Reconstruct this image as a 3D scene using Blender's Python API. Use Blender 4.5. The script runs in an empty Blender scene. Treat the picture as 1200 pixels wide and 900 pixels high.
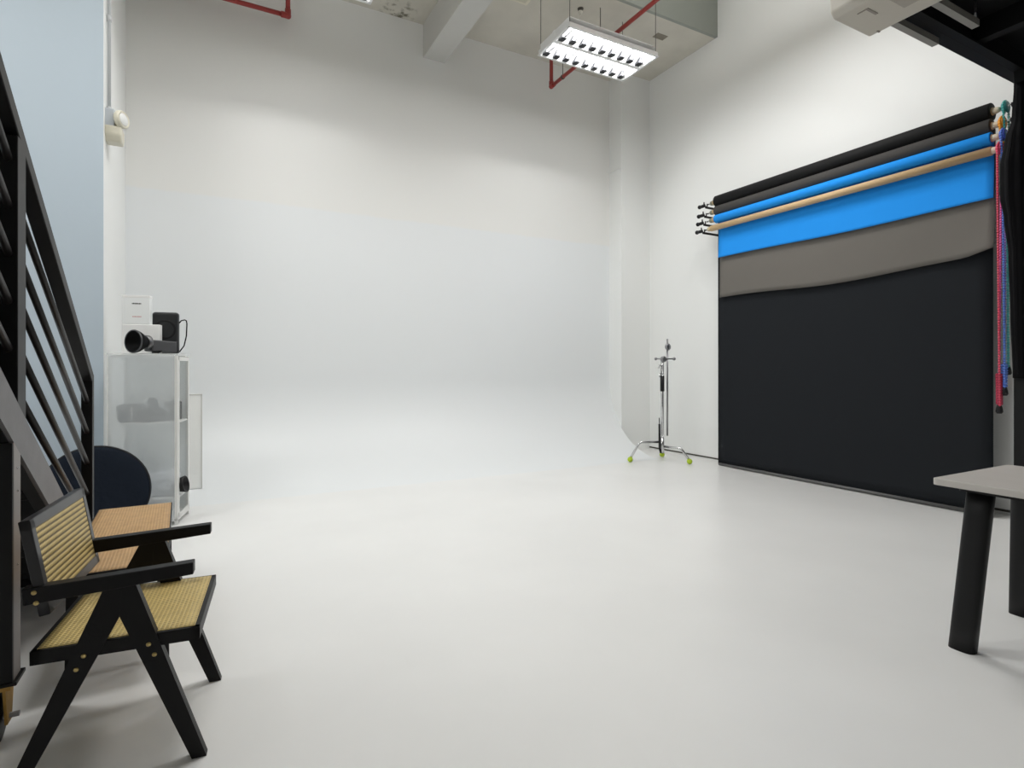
import bpy, bmesh, math, random
from mathutils import Vector, Matrix
random.seed(7)
S = bpy.context.scene
COL = S.collection
PI = math.pi
D, W = 6.65, 5.74          # back wall (Y) and right wall (X)
XL = -0.719                # end wall of the white bay
YB = 5.335                 # blue-grey wall on the left
SLAB, CEIL = 5.44, 6.1

# ------------------------------------------------------------------ materials
MATS = {}
def mat(name, color, rough=.5, metal=0., bump=0., bscale=60., spec=.5, var=0., vscale=3.):
    if name in MATS: return MATS[name]
    m = bpy.data.materials.new(name); m.use_nodes = True
    nt = m.node_tree; b = nt.nodes['Principled BSDF']
    b.inputs['Base Color'].default_value = (*color, 1)
    b.inputs['Roughness'].default_value = rough
    b.inputs['Metallic'].default_value = metal
    b.inputs['Specular IOR Level'].default_value = spec
    tc = nt.nodes.new('ShaderNodeTexCoord')
    if var > 0:
        n = nt.nodes.new('ShaderNodeTexNoise'); n.inputs['Scale'].default_value = vscale
        n.inputs['Detail'].default_value = 5
        nt.links.new(tc.outputs['Object'], n.inputs['Vector'])
        mr = nt.nodes.new('ShaderNodeMapRange')
        mr.inputs['From Min'].default_value = .3; mr.inputs['From Max'].default_value = .7
        mr.inputs['To Min'].default_value = 1 - var; mr.inputs['To Max'].default_value = 1 + var
        nt.links.new(n.outputs['Fac'], mr.inputs['Value'])
        mx = nt.nodes.new('ShaderNodeVectorMath'); mx.operation = 'SCALE'
        mx.inputs[0].default_value = color
        nt.links.new(mr.outputs['Result'], mx.inputs['Scale'])
        nt.links.new(mx.outputs['Vector'], b.inputs['Base Color'])
    if bump > 0:
        n = nt.nodes.new('ShaderNodeTexNoise'); n.inputs['Scale'].default_value = bscale
        n.inputs['Detail'].default_value = 3
        nt.links.new(tc.outputs['Object'], n.inputs['Vector'])
        bp = nt.nodes.new('ShaderNodeBump'); bp.inputs['Strength'].default_value = bump
        bp.inputs['Distance'].default_value = .01
        nt.links.new(n.outputs['Fac'], bp.inputs['Height'])
        nt.links.new(bp.outputs['Normal'], b.inputs['Normal'])
    MATS[name] = m
    return m

def emis(name, color, s):
    m = bpy.data.materials.new(name); m.use_nodes = True
    b = m.node_tree.nodes['Principled BSDF']
    b.inputs['Base Color'].default_value = (.8, .8, .8, 1)
    b.inputs['Emission Color'].default_value = (*color, 1)
    b.inputs['Emission Strength'].default_value = s
    MATS[name] = m
    return m

def cane(name, light, dark, ax, ay, pitch, gap=.30, ridge=None):
    """woven cane: strands along two object axes, dark holes where gaps meet"""
    m = bpy.data.materials.new(name); m.use_nodes = True
    nt = m.node_tree; N = nt.nodes; L = nt.links; b = N['Principled BSDF']
    b.inputs['Roughness'].default_value = .5
    tc = N.new('ShaderNodeTexCoord'); sp = N.new('ShaderNodeSeparateXYZ')
    L.new(tc.outputs['Object'], sp.inputs[0])
    def wave(axis, p, ph=0):
        mu = N.new('ShaderNodeMath'); mu.operation = 'MULTIPLY_ADD'
        L.new(sp.outputs[axis], mu.inputs[0]); mu.inputs[1].default_value = 2*PI/p; mu.inputs[2].default_value = ph
        s = N.new('ShaderNodeMath'); s.operation = 'SINE'; L.new(mu.outputs[0], s.inputs[0])
        a = N.new('ShaderNodeMath'); a.operation = 'MULTIPLY_ADD'; L.new(s.outputs[0], a.inputs[0])
        a.inputs[1].default_value = .5; a.inputs[2].default_value = .5
        return a
    if ridge:
        wa = wave(ax, ridge); wb = wave(ay, pitch)
        h = N.new('ShaderNodeMath'); h.operation = 'MULTIPLY_ADD'
        L.new(wb.outputs[0], h.inputs[0]); h.inputs[1].default_value = .28; L.new(wa.outputs[0], h.inputs[2])
        lo, hi = .22, .62
    else:
        wa = wave(ax, pitch); wb = wave(ay, pitch)
        h = N.new('ShaderNodeMath'); h.operation = 'MAXIMUM'
        L.new(wa.outputs[0], h.inputs[0]); L.new(wb.outputs[0], h.inputs[1])
        lo, hi = gap, gap + .35
    no = N.new('ShaderNodeTexNoise'); no.inputs['Scale'].default_value = 25
    L.new(tc.outputs['Object'], no.inputs['Vector'])
    mr = N.new('ShaderNodeMapRange'); mr.inputs['From Min'].default_value = lo; mr.inputs['From Max'].default_value = hi
    L.new(h.outputs[0], mr.inputs['Value'])
    mx = N.new('ShaderNodeMixRGB'); mx.inputs[1].default_value = (*dark, 1); mx.inputs[2].default_value = (*light, 1)
    L.new(mr.outputs['Result'], mx.inputs[0])
    m2 = N.new('ShaderNodeMixRGB'); m2.blend_type = 'MULTIPLY'; m2.inputs[0].default_value = .35
    L.new(mx.outputs[0], m2.inputs[1]); L.new(no.outputs['Fac'], m2.inputs[2])
    L.new(m2.outputs[0], b.inputs['Base Color'])
    bp = N.new('ShaderNodeBump'); bp.inputs['Distance'].default_value = .003; bp.inputs['Strength'].default_value = .6
    L.new(h.outputs[0], bp.inputs['Height']); L.new(bp.outputs['Normal'], b.inputs['Normal'])
    MATS[name] = m
    return m

# ------------------------------------------------------------------ mesh builder
ROOTM = {}     # thing name -> world matrix of its Empty
class MB:
    def __init__(s): s.bm = bmesh.new()
    def _merge(s, tb, M=None):
        if M is not None: bmesh.ops.transform(tb, matrix=M, verts=tb.verts)
        me = bpy.data.meshes.new('tmp'); tb.to_mesh(me); tb.free()
        s.bm.from_mesh(me); bpy.data.meshes.remove(me); return s
    def box(s, a, b, bev=0., M=None, seg=2):
        tb = bmesh.new(); bmesh.ops.create_cube(tb, size=1)
        a, b = Vector(a), Vector(b); c = (a+b)/2; d = b-a
        for v in tb.verts: v.co = Vector((v.co.x*d.x, v.co.y*d.y, v.co.z*d.z)) + c
        if bev > 0:
            bmesh.ops.bevel(tb, geom=tb.edges[:], offset=min(bev, .45*min(abs(d.x), abs(d.y), abs(d.z))), segments=seg, affect='EDGES', profile=.5)
        return s._merge(tb, M)
    def prism(s, pts, axis, a, b, bev=0.):
        """polygon pts (2-D) extruded from a to b along axis"""
        tb = bmesh.new()
        def p3(u, v, w): return {'x': (w, u, v), 'y': (u, w, v), 'z': (u, v, w)}[axis]
        f = tb.faces.new([tb.verts.new(p3(u, v, a)) for u, v in pts])
        r = bmesh.ops.extrude_face_region(tb, geom=[f])
        dv = Vector(p3(0, 0, b-a))
        bmesh.ops.translate(tb, vec=dv, verts=[g for g in r['geom'] if isinstance(g, bmesh.types.BMVert)])
        bmesh.ops.recalc_face_normals(tb, faces=tb.faces)
        if bev > 0: bmesh.ops.bevel(tb, geom=tb.edges[:], offset=bev, segments=2, affect='EDGES', profile=.5)
        return s._merge(tb)
    def tube(s, pts, r, n=10, caps=True):
        pts = [Vector(p) for p in pts]; rs = r if isinstance(r, (list, tuple)) else [r]*len(pts)
        tb = bmesh.new(); rings = []; up = None
        for i, p in enumerate(pts):
            if i == 0: t = pts[1]-p
            elif i == len(pts)-1: t = p-pts[i-1]
            else: t = (pts[i+1]-p).normalized() + (p-pts[i-1]).normalized()
            t.normalize()
            if up is None: up = Vector((0, 0, 1)) if abs(t.z) < .9 else Vector((1, 0, 0))
            x = t.cross(up)
            if x.length < 1e-4: x = t.cross(Vector((0, 1, 0)))
            x.normalize(); y = x.cross(t).normalized(); up = y
            rings.append([tb.verts.new(p + (x*math.cos(2*PI*k/n) + y*math.sin(2*PI*k/n))*rs[i]) for k in range(n)])
        for A, B in zip(rings, rings[1:]):
            for k in range(n):
                f = tb.faces.new((A[k], A[(k+1) % n], B[(k+1) % n], B[k])); f.smooth = True
        if caps:
            tb.faces.new(rings[0][::-1]); tb.faces.new(rings[-1])
        bmesh.ops.recalc_face_normals(tb, faces=tb.faces)
        return s._merge(tb)
    def lathe(s, prof, M, n=28):
        """(radius, height) profile turned about local z"""
        tb = bmesh.new(); rings = []
        for r, z in prof:
            if r < 1e-6: rings.append([tb.verts.new((0, 0, z))])
            else: rings.append([tb.verts.new((r*math.cos(2*PI*k/n), r*math.sin(2*PI*k/n), z)) for k in range(n)])
        for A, B in zip(rings, rings[1:]):
            for k in range(n):
                a = [A[k % len(A)], A[(k+1) % len(A)], B[(k+1) % len(B)], B[k % len(B)]]
                u = []
                for v in a:
                    if v not in u: u.append(v)
                if len(u) >= 3: f = tb.faces.new(u); f.smooth = True
        bmesh.ops.recalc_face_normals(tb, faces=tb.faces)
        return s._merge(tb, M)
    def ball(s, c, r, sub=2, sc=(1, 1, 1), M=None):
        tb = bmesh.new(); bmesh.ops.create_icosphere(tb, subdivisions=sub, radius=1)
        for v in tb.verts: v.co = Vector((v.co.x*r*sc[0], v.co.y*r*sc[1], v.co.z*r*sc[2]))
        for f in tb.faces: f.smooth = True
        T = Matrix.Translation(Vector(c))
        return s._merge(tb, T @ M if M else T)
    def grid(s, fn, nu, nv, thick=0.):
        """smooth sheet fn(u,v) -> point, given thickness along its normal"""
        tb = bmesh.new()
        V = [[tb.verts.new(fn(i/nu, j/nv)) for j in range(nv+1)] for i in range(nu+1)]
        for i in range(nu):
            for j in range(nv):
                f = tb.faces.new((V[i][j], V[i+1][j], V[i+1][j+1], V[i][j+1])); f.smooth = True
        bmesh.ops.recalc_face_normals(tb, faces=tb.faces)
        if thick: bmesh.ops.solidify(tb, geom=tb.faces[:], thickness=thick)
        return s._merge(tb)
    def build(s, name, m, parent=None, local=False, label=None, smooth=False):
        me = bpy.data.meshes.new(name)
        if parent is not None and not local:
            root = parent
            while root.parent: root = root.parent
            if root.name in ROOTM: bmesh.ops.transform(s.bm, matrix=ROOTM[root.name].inverted(), verts=s.bm.verts)
        if smooth:
            for f in s.bm.faces: f.smooth = True
        s.bm.to_mesh(me); s.bm.free()
        o = bpy.data.objects.new(name, me); COL.objects.link(o)
        for q in (m if isinstance(m, (list, tuple)) else [m]): me.materials.append(q)
        if parent is not None: o.parent = parent
        if label: o['label'] = label
        return o

def thing(name, label, cat, loc=(0, 0, 0), rz=0., group=None):
    o = bpy.data.objects.new(name, None); COL.objects.link(o)
    o.empty_display_size = .1
    o.location = loc; o.rotation_euler = (0, 0, rz)
    o['label'] = label; o['category'] = cat
    if group: o['group'] = group
    ROOTM[o.name] = Matrix.Translation(Vector(loc)) @ Matrix.Rotation(rz, 4, 'Z')
    return o
def tag(o, label, cat, group=None):
    o['label'] = label; o['category'] = cat
    if group: o['group'] = group
    return o
def struct(name, mb, m, parent=None, **k):
    o = mb.build(name, m, parent, **k); o['kind'] = 'structure'; return o
def axisM(p, d):
    """matrix whose local z points along d, at p"""
    d = Vector(d).normalized()
    return Matrix.Translation(Vector(p)) @ d.to_track_quat('Z', 'Y').to_matrix().to_4x4()
def dup(o, loc, label):
    r = o.copy(); COL.objects.link(r); r.location = loc; r['label'] = label
    for c in list(o.children):
        d = c.copy(); COL.objects.link(d); d.parent = r
        for g in list(c.children):
            e = g.copy(); COL.objects.link(e); e.parent = d
    return r

black_wood = mat('black_stained_wood', (.006, .0055, .006), .45, spec=.22, bump=.05, bscale=90)
black_steel = mat('black_painted_steel', (.007, .007, .0075), .42, spec=.25)
grey_steel = mat('grey_primer_steel', (.15, .145, .15), .5, bump=.06, bscale=120, var=.10, vscale=12)
brass = mat('brass_bolt', (.55, .42, .18), .35, metal=1)
chrome = mat('chrome', (.62, .62, .63), .22, metal=1)
dark_chrome = mat('dark_chrome', (.30, .30, .31), .3, metal=1)
white_metal = mat('white_enamel', (.78, .78, .76), .4)
white_card = mat('white_card', (.88, .88, .87), .55)
black_plastic = mat('black_plastic', (.009, .009, .010), .45, spec=.3)
black_fabric = mat('black_fabric', (.007, .007, .008), .9, spec=.1, bump=.3, bscale=300)
red_paint = mat('red_pipe_paint', (.33, .035, .03), .4)

# ------------------------------------------------------------------ setting
def paint(name, lo, hi, zs, rough, spec=.4):
    m = bpy.data.materials.new(name); m.use_nodes = True
    nt = m.node_tree; N = nt.nodes; L = nt.links; b = N['Principled BSDF']
    b.inputs['Roughness'].default_value = rough; b.inputs['Specular IOR Level'].default_value = spec
    tc = N.new('ShaderNodeTexCoord'); sp = N.new('ShaderNodeSeparateXYZ'); L.new(tc.outputs['Object'], sp.inputs[0])
    no = N.new('ShaderNodeTexNoise'); no.inputs['Scale'].default_value = 2.2; no.inputs['Detail'].default_value = 6
    L.new(tc.outputs['Object'], no.inputs['Vector'])
    ad = N.new('ShaderNodeMath'); ad.operation = 'MULTIPLY_ADD'; L.new(no.outputs['Fac'], ad.inputs[0])
    ad.inputs[1].default_value = .05; L.new(sp.outputs['Z'], ad.inputs[2])
    mr = N.new('ShaderNodeMapRange'); mr.inputs['From Min'].default_value = zs; mr.inputs['From Max'].default_value = zs + .03
    L.new(ad.outputs[0], mr.inputs['Value'])
    mx = N.new('ShaderNodeMixRGB'); mx.inputs[1].default_value = (*lo, 1); mx.inputs[2].default_value = (*hi, 1)
    L.new(mr.outputs['Result'], mx.inputs[0])
    L.new(mx.outputs[0], b.inputs['Base Color'])
    bp = N.new('ShaderNodeBump'); bp.inputs['Strength'].default_value = .05; bp.inputs['Distance'].default_value = .01
    L.new(no.outputs['Fac'], bp.inputs['Height']); L.new(bp.outputs['Normal'], b.inputs['Normal'])
    return m
cyc_paint = paint('cyclorama_paint', (.778, .80, .812), (.795, .795, .775), 3.0, .45)
wall_paint = mat('white_wall_paint', (.81, .82, .81), .6, bump=.04, bscale=20)
blue_paint = mat('blue_grey_wall_paint', (.515, .60, .675), .6, bump=.04, bscale=20)
floor_paint = mat('white_epoxy_floor', (.775, .775, .765), .33, var=.03, vscale=1.1, bump=.012, bscale=3)
concrete = None
def concrete_mat():
    m = mat('painted_concrete', (.60, .575, .51), .8, bump=.25, bscale=14, var=.07, vscale=2.5)
    nt = m.node_tree; N = nt.nodes; L = nt.links; b = N['Principled BSDF']
    src = b.inputs['Base Color'].links[0].from_socket
    tc = N['Texture Coordinate']
    d = N.new('ShaderNodeVectorMath'); d.operation = 'DISTANCE'; d.inputs[1].default_value = (1.98, 6.53, 5.44)
    L.new(tc.outputs['Object'], d.inputs[0])
    no = N.new('ShaderNodeTexNoise'); no.inputs['Scale'].default_value = 13; no.inputs['Detail'].default_value = 6
    L.new(tc.outputs['Object'], no.inputs['Vector'])
    r1 = N.new('ShaderNodeMapRange'); r1.inputs['From Min'].default_value = .10; r1.inputs['From Max'].default_value = .26
    r1.inputs['To Min'].default_value = 1; r1.inputs['To Max'].default_value = 0
    L.new(d.outputs['Value'], r1.inputs['Value'])
    r2 = N.new('ShaderNodeMapRange'); r2.inputs['From Min'].default_value = .50; r2.inputs['From Max'].default_value = .66
    L.new(no.outputs['Fac'], r2.inputs['Value'])
    mu = N.new('ShaderNodeMath'); mu.operation = 'MULTIPLY'; L.new(r1.outputs[0], mu.inputs[0]); L.new(r2.outputs[0], mu.inputs[1])
    mx = N.new('ShaderNodeMixRGB'); mx.inputs[2].default_value = (.12, .11, .07, 1)
    L.new(mu.outputs[0], mx.inputs[0]); L.new(src, mx.inputs[1]); L.new(mx.outputs[0], b.inputs['Base Color'])
    return m
concrete = concrete_mat()
grey_beam = mat('grey_green_beam_paint', (.30, .32, .29), .7, bump=.1, bscale=12)

R, XC = 1.05, 5.21          # cove radius, right end of the cove
Y0 = D - R
XF, YN = -3.2, -4.0         # far left wall, wall behind the camera
f = MB(); f.box((XF, YN, -.1), (W, Y0, 0)); f.box((XC, Y0, -.1), (W, D, 0)); f.box((XF, Y0, -.1), (XL, D, 0))
struct('floor', f, floor_paint)
# back wall with its cove: profile in (y, z), extruded along x
prof = [(Y0, 0)] + [(Y0 + R*math.sin(a), R - R*math.cos(a)) for a in [i*PI/2/28 for i in range(1, 29)]] + [(D, 1.6), (D, 2.4), (D, 3.2), (D, 4.2), (D, SLAB)]
prof2 = prof + [(D+.2, SLAB), (D+.2, -.1), (Y0, -.1)]
b = MB(); tb = bmesh.new()
A1 = [tb.verts.new((XL, y, z)) for y, z in prof]; A2 = [tb.verts.new((XC, y, z)) for y, z in prof]
for i in range(len(prof)-1):
    q = tb.faces.new((A1[i], A2[i], A2[i+1], A1[i+1])); q.smooth = True
b._merge(tb)
n = len(prof2); tb = bmesh.new()                                   # the solid behind that face, with its cut right end
L1 = [tb.verts.new((XL, y, z)) for y, z in prof2]; L2 = [tb.verts.new((XC, y, z)) for y, z in prof2]
for i in range(len(prof)-1, n): tb.faces.new((L1[i], L1[(i+1) % n], L2[(i+1) % n], L2[i]))
tb.faces.new(L1[::-1]); tb.faces.new(L2); bmesh.ops.recalc_face_normals(tb, faces=tb.faces); b._merge(tb)
wb = struct('wall_back', b, cyc_paint)
struct('wall_right', MB().box((W, YN, 0), (W+.2, D+.2, CEIL)), wall_paint)
# corner column with the little ledge where the cyclorama lining stops
c = MB(); c.box((XC, 6.37, 0), (W, D+.2, SLAB)); c.box((XC-.012, 6.38, 4.07), (XC, D, 4.10))
struct('wall_corner', c, wall_paint)
struct('wall_left', MB().box((XL-.2, YB+.001, 0), (XL, D+.2, CEIL)), wall_paint)
struct('wall_stair', MB().box((XF, YB, 0), (XL-.0005, YB+.2, CEIL)), blue_paint)
struct('wall_far_left', MB().box((XF-.2, YN, 0), (XF, YB+.2, CEIL)), wall_paint)
struct('wall_front', MB().box((XF-.2, YN-.2, 0), (W+.2, YN, CEIL)), wall_paint)
c = MB(); c.box((XF, YN, CEIL), (W, 5.11, CEIL+.2)); c.box((XL, 5.15, SLAB), (W, D+.2, CEIL+.2)); c.box((XF, 5.11, CEIL), (XL, YB+.2, CEIL+.2))
struct('ceiling', c, concrete)
struct('trim_1', MB().box((XL, 5.11, SLAB), (W, 5.15, CEIL)), grey_beam)                       # painted face of the lowered slab
struct('trim_2', MB().box((2.33, YN, 5.035), (2.61, D, CEIL)), mat('beam_paint', (.55, .545, .52), .7, bump=.08, bscale=14))   # cross beam
struct('trim_3', MB().box((5.0, 5.40, SLAB-.004), (5.17, 5.50, SLAB)), mat('brown_patch', (.25, .225, .18), .8))
bb = MB(); bb.box((W-.006, 1.2, .022), (W, 6.37, .040))  # shade of the gap at the wall foot, put in as a dark strip
struct('gap_strip_right', bb, mat('dark_gap', (.05, .045, .035), .7))

# mezzanine over the camera: black steel, its front edge runs along x
MZ = 2.92
m_ = MB()
m_.box((-.45, 1.50, MZ), (W, 1.565, MZ+.22), .004)                 # front channel
m_.box((-.45, 1.46, MZ+.0), (W, 1.50, MZ+.012))
m_.box((-.45, YN, MZ+.14), (W, 1.50, MZ+.22))                     # deck
for x in (1.2, 2.4, 3.62, 4.8): m_.box((x, YN, MZ+.03), (x+.06, 1.50, MZ+.14))
struct('ceiling_mezzanine', m_, mat('mezzanine_black', (.006, .006, .0065), .6, spec=.2))

# ------------------------------------------------------------------ ceiling lamps
tube_em = emis('fluorescent_tube', (1, .99, .97), 14)
alu = mat('louvre_aluminium', (.25, .25, .26), .4)
lamp_white = mat('lamp_white_enamel', (.85, .85, .85), .35)
LZ = 4.73
def make_lamp(loc, label, top):
    t = thing('ceiling_lamp', label, 'ceiling lamp', loc, 0, 'suspended louvre lamps')
    hx, hy, hd = .60, .305, .115
    h = MB()
    h.box((-hx+.02, -hy+.02, hd), (hx-.02, hy-.02, hd+.006))
    for s in (-1, 1):
        h.box((-hx, s*hy-.006, 0), (hx, s*hy+.006, .048)); h.box((s*hx-.006, -hy, 0), (s*hx+.006, hy, .048)); h.box((s*(hx-.012)-.004, -hy+.02, .02), (s*(hx-.012)+.004, hy-.02, hd))
        h.box((-hx-.012, s*hy-.014, -.004), (hx+.012, s*hy+.014, 0)); h.box((s*hx-.014, -hy, -.004), (s*hx+.014, hy, 0))
    h.box((-hx, -.025, 0), (hx, .025, hd))
    h.build('housing', lamp_white, t, local=True)
    for s in (-1, 1):
        yc = s*.163
        g = MB()
        def refl(u, v, yc=yc):
            a = (v-.5)*2
            return (-hx+.01+u*(2*hx-.02), yc + a*.134, .108 - .085*a*a)
        g.grid(refl, 1, 10); g.build('reflector', lamp_white, t, local=True)
        for k in range(9):
            x = -.53 + k*1.06/8; q = yc + .130
            v = MB(); v.prism([(x-.034, .003), (x+.034, .003), (x+.010, .070), (x-.010, .070)], 'y', q-.075, q)
            v.build('louvre_gusset', mat('gusset_shade', (.03, .032, .038), .6), t, local=True)  # far half of each blade, its shade put in as a dark colour
            v = MB(); v.prism([(x-.006, .002), (x+.006, .002), (x+.002, .024), (x-.002, .024)], 'y', yc-.128, q-.075)
            v.build('louvre_blade', alu, t, local=True)
        MB().tube([(-.57, yc, .090), (.57, yc, .090)], .013, 12).build('tube', tube_em, t, local=True)
    w = 0
    for sx in (-1, 1):
        for sy in (-1, 1):
            x, y = sx*.585, sy*.29
            z1 = (SLAB if loc[1]+y > 5.11 else CEIL) - loc[2]
            MB().tube([(x, y, .04), (x, y, z1)], .004, 6).build('hanging_wire', mat('wire_grey', (.10, .095, .085), .5), t, local=True)
    return t
def area(name, loc, sx, sy, p, col, spread=180, rot=(0, 0, 0)):
    l = bpy.data.lights.new(name, 'AREA'); l.shape = 'RECTANGLE'; l.size = sx; l.size_y = sy
    l.energy = p; l.color = col; l.spread = math.radians(spread)
    o = bpy.data.objects.new(name, l); COL.objects.link(o); o.location = loc; o.rotation_euler = rot
    return o
COOL = (1, .997, .987)
make_lamp((3.88, 5.15, LZ), 'white twin-trough louvre ceiling lamp, fully in view beneath the red pipe', SLAB)
make_lamp((.77, 5.15, LZ), 'white louvre ceiling lamp cut off by the top edge, left of the concrete beam', SLAB)
PA = 15.5
for x in (3.88, .77):
    for s in (-1, 1): area('tube_light', (x, 5.15+s*.163, LZ+.075), 1.1, .03, PA, COOL)
# a further lamp row, unseen above the frame; its uplights are added ceiling fill
for x in (-2.3, .77, 3.88):
    area('ceiling_fill', (x, 3.3, LZ+.12), 1.1, .5, 42, COOL, 180, (PI, 0, 0))  # upward fill added to lift the dim ceiling and upper walls
    area('row_light', (x, 3.3, LZ+.05), 1.1, .5, 57 if x > 0 else 46, COOL, 180)
for x in (.8, 3.6):
    area('mezzanine_fill', (x, -.9, MZ-.02), 1.2,  .3, 7, (1, .95, .89), 180)  # warm fill added under the mezzanine for the foreground; no fitting seen

# small things on the ceiling
t = thing('ceiling_box', 'cream square box fixed to the ceiling, right of the concrete beam', 'ceiling fitting', (3.07, 5.52, SLAB))
MB().box((2.90, 5.36, 5.40), (3.245, 5.678, SLAB), .008).build('body', mat('cream_plastic', (.68, .64, .53), .5), t)
MB().box((2.94, 5.40, 5.394), (3.205, 5.64, 5.401), .003).build('cover', mat('cream_plastic_dull', (.56, .53, .43), .5), t)
t = thing('ceiling_sprinkler', 'tiny pale sprinkler head under the ceiling above the lit lamp', 'sprinkler', (3.86, 5.47, SLAB))
MB().lathe([(0, 0), (.035, 0), (.035, -.012), (.012, -.016), (.012, -.03), (0, -.03)], Matrix.Translation((3.86, 5.47, SLAB))).build('escutcheon', mat('dark_bronze', (.06, .055, .045), .5), t)
MB().lathe([(0, -.028), (.022, -.03), (.024, -.045), (.010, -.075), (0, -.075)], Matrix.Translation((3.86, 5.47, SLAB))).tube([(3.84, 5.47, SLAB-.045), (3.855, 5.47, SLAB-.10), (3.875, 5.47, SLAB-.045)], .004, 6).build('nozzle', mat('pale_nozzle', (.66, .64, .58), .4), t)

# sprinkler pipes
PZ = 4.99
t = thing('sprinkler_pipe', 'long red sprinkler pipe running over the lit lamp with an upturned end', 'pipe', (4.06, 6.45, PZ))
MB().tube([(4.06, 1.6, PZ), (4.06, 6.40, PZ)], .024, 12).tube([(4.06, 6.43, PZ), (4.06, 6.43, SLAB)], .024, 12).build('pipe', red_paint, t)
MB().ball((4.06, 6.43, PZ), .034).tube([(4.06, 6.36, PZ), (4.06, 6.43, PZ)], .031, 12).tube([(4.06, 6.43, PZ), (4.06, 6.43, PZ+.07)], .031, 12).build('elbow', red_paint, t)
for y in (6.15, 5.35):
    MB().tube([(4.06, y, PZ+.02), (4.06, y, SLAB)], .005, 6).tube([(4.06, y-.012, PZ), (4.06, y+.012, PZ)], .030, 12).build('pipe_hanger', MATS['wire_grey'], t)
t = thing('sprinkler_pipe', 'short red sprinkler pipe at the top left of the back wall with an upturned end', 'pipe', (.75, 6.5, 5.0))
MB().tube([(XL, 6.5, 5.0), (.72, 6.5, 5.0)], .024, 12).tube([(.75, 6.5, 5.0), (.75, 6.5, SLAB)], .024, 12).build('pipe', red_paint, t)
MB().ball((.75, 6.5, 5.0), .034).tube([(.68, 6.5, 5.0), (.75, 6.5, 5.0)], .031, 12).tube([(.75, 6.5, 5.0), (.75, 6.5, 5.07)], .031, 12).build('elbow', red_paint, t)

# ------------------------------------------------------------------ air conditioner on rails under the mezzanine edge
cream = mat('cream_casing', (.58, .545, .48), .45)
t = thing('air_conditioner', 'cream boxy air conditioner hanging at the mezzanine edge, top right', 'air conditioner', (2.75, 1.2, 2.85))
a = MB(); a.prism([(2.585, 2.875), (2.61, 2.85), (2.90, 2.85), (2.925, 2.87), (2.925, 3.16), (2.57, 3.16)], 'y', .72, 1.632, .008)
a.build('casing', cream, t)
sm = mat('seam_dark', (.30, .27, .24), .6)
for a0, a1 in (((2.66, 1.50, 2.847), (2.74, 1.512, 2.852)), ((2.66, 1.512, 2.847), (2.666, 1.55, 2.852)), ((2.88, 1.577, 2.847), (2.90, 1.585, 2.852))):
    MB().box(a0, a1).build('seam', sm, t)
MB().box((2.655, 1.15, 2.844), (2.80, 1.42, 2.852), .003).build('intake_grille', mat('cream_dull', (.42, .385, .34), .55), t)
rail = mat('galvanised_rail', (.36, .35, .32), .4, metal=.3)
for y in (1.365, 1.541):
    r_ = MB(); r_.box((2.92, y-.012, 2.885), (3.345, y+.020, 2.889)); r_.box((2.92, y-.012, 2.885), (3.345, y-.008, 2.918))
    r_.build('mounting_rail', rail, t)
hk = MB(); hk.tube([(3.33, 1.365, 2.90), (3.345, 1.365, 2.93), (3.33, 1.365, 2.96)], .008, 8).ball((3.33, 1.365, 2.905), .014)
hk.tube([(3.33, 1.365, 2.90), (3.33, 1.365, MZ+.14)], .006, 8); hk.build('hanger_bolt', dark_chrome, t)

# ------------------------------------------------------------------ wall device and conduit on the end wall, left
t = thing('alarm_sounder', 'cream wall alarm with a round face under a grey conduit, upper left', 'alarm', (XL, 5.47, 3.12))
al = mat('cream_alarm', (.66, .63, .52), .45)
MB().box((XL-.003, 5.40, 3.10), (XL+.06, 5.50, 3.245), .006).build('junction_box', mat('pale_blue_grey_box', (.52, .56, .60), .5), t)
a = MB(); a.prism([(5.39, 3.11), (5.56, 3.11), (5.56, 3.04), (5.53, 2.99), (5.42, 2.99), (5.39, 3.04)], 'x', XL-.003, XL+.11, .012)
a.box((XL, 5.44, 3.10), (XL+.08, 5.56, 3.21), .01); a.build('body', al, t)
Md = axisM((XL+.088, 5.425, 3.172), (.86, -.5, .03))
MB().lathe([(0, 0), (.062, 0), (.068, .012), (.068, .035), (.058, .045), (.052, .038), (0, .034)], Md).build('round_face', al, t)
MB().lathe([(0, .036), (.048, .040), (.046, .0415), (0, .050)], Md).build('lens', mat('pale_lens', (.72, .73, .72), .2), t)
cd = MB(); cd.tube([(XL+.018, 5.475, 3.24), (XL+.018, 5.475, CEIL)], .012, 10); cd.tube([(XL+.018, 5.475, 3.96), (XL+.018, 5.475, 4.01)], .017, 10); cd.tube([(XL+.018, 5.475, 3.24), (XL+.018, 5.475, 3.28)], .016, 10)
tag(cd.build('conduit', mat('conduit_grey', (.55, .57, .58), .35)), 'thin grey conduit rising from the round-faced wall alarm', 'conduit')

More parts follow.
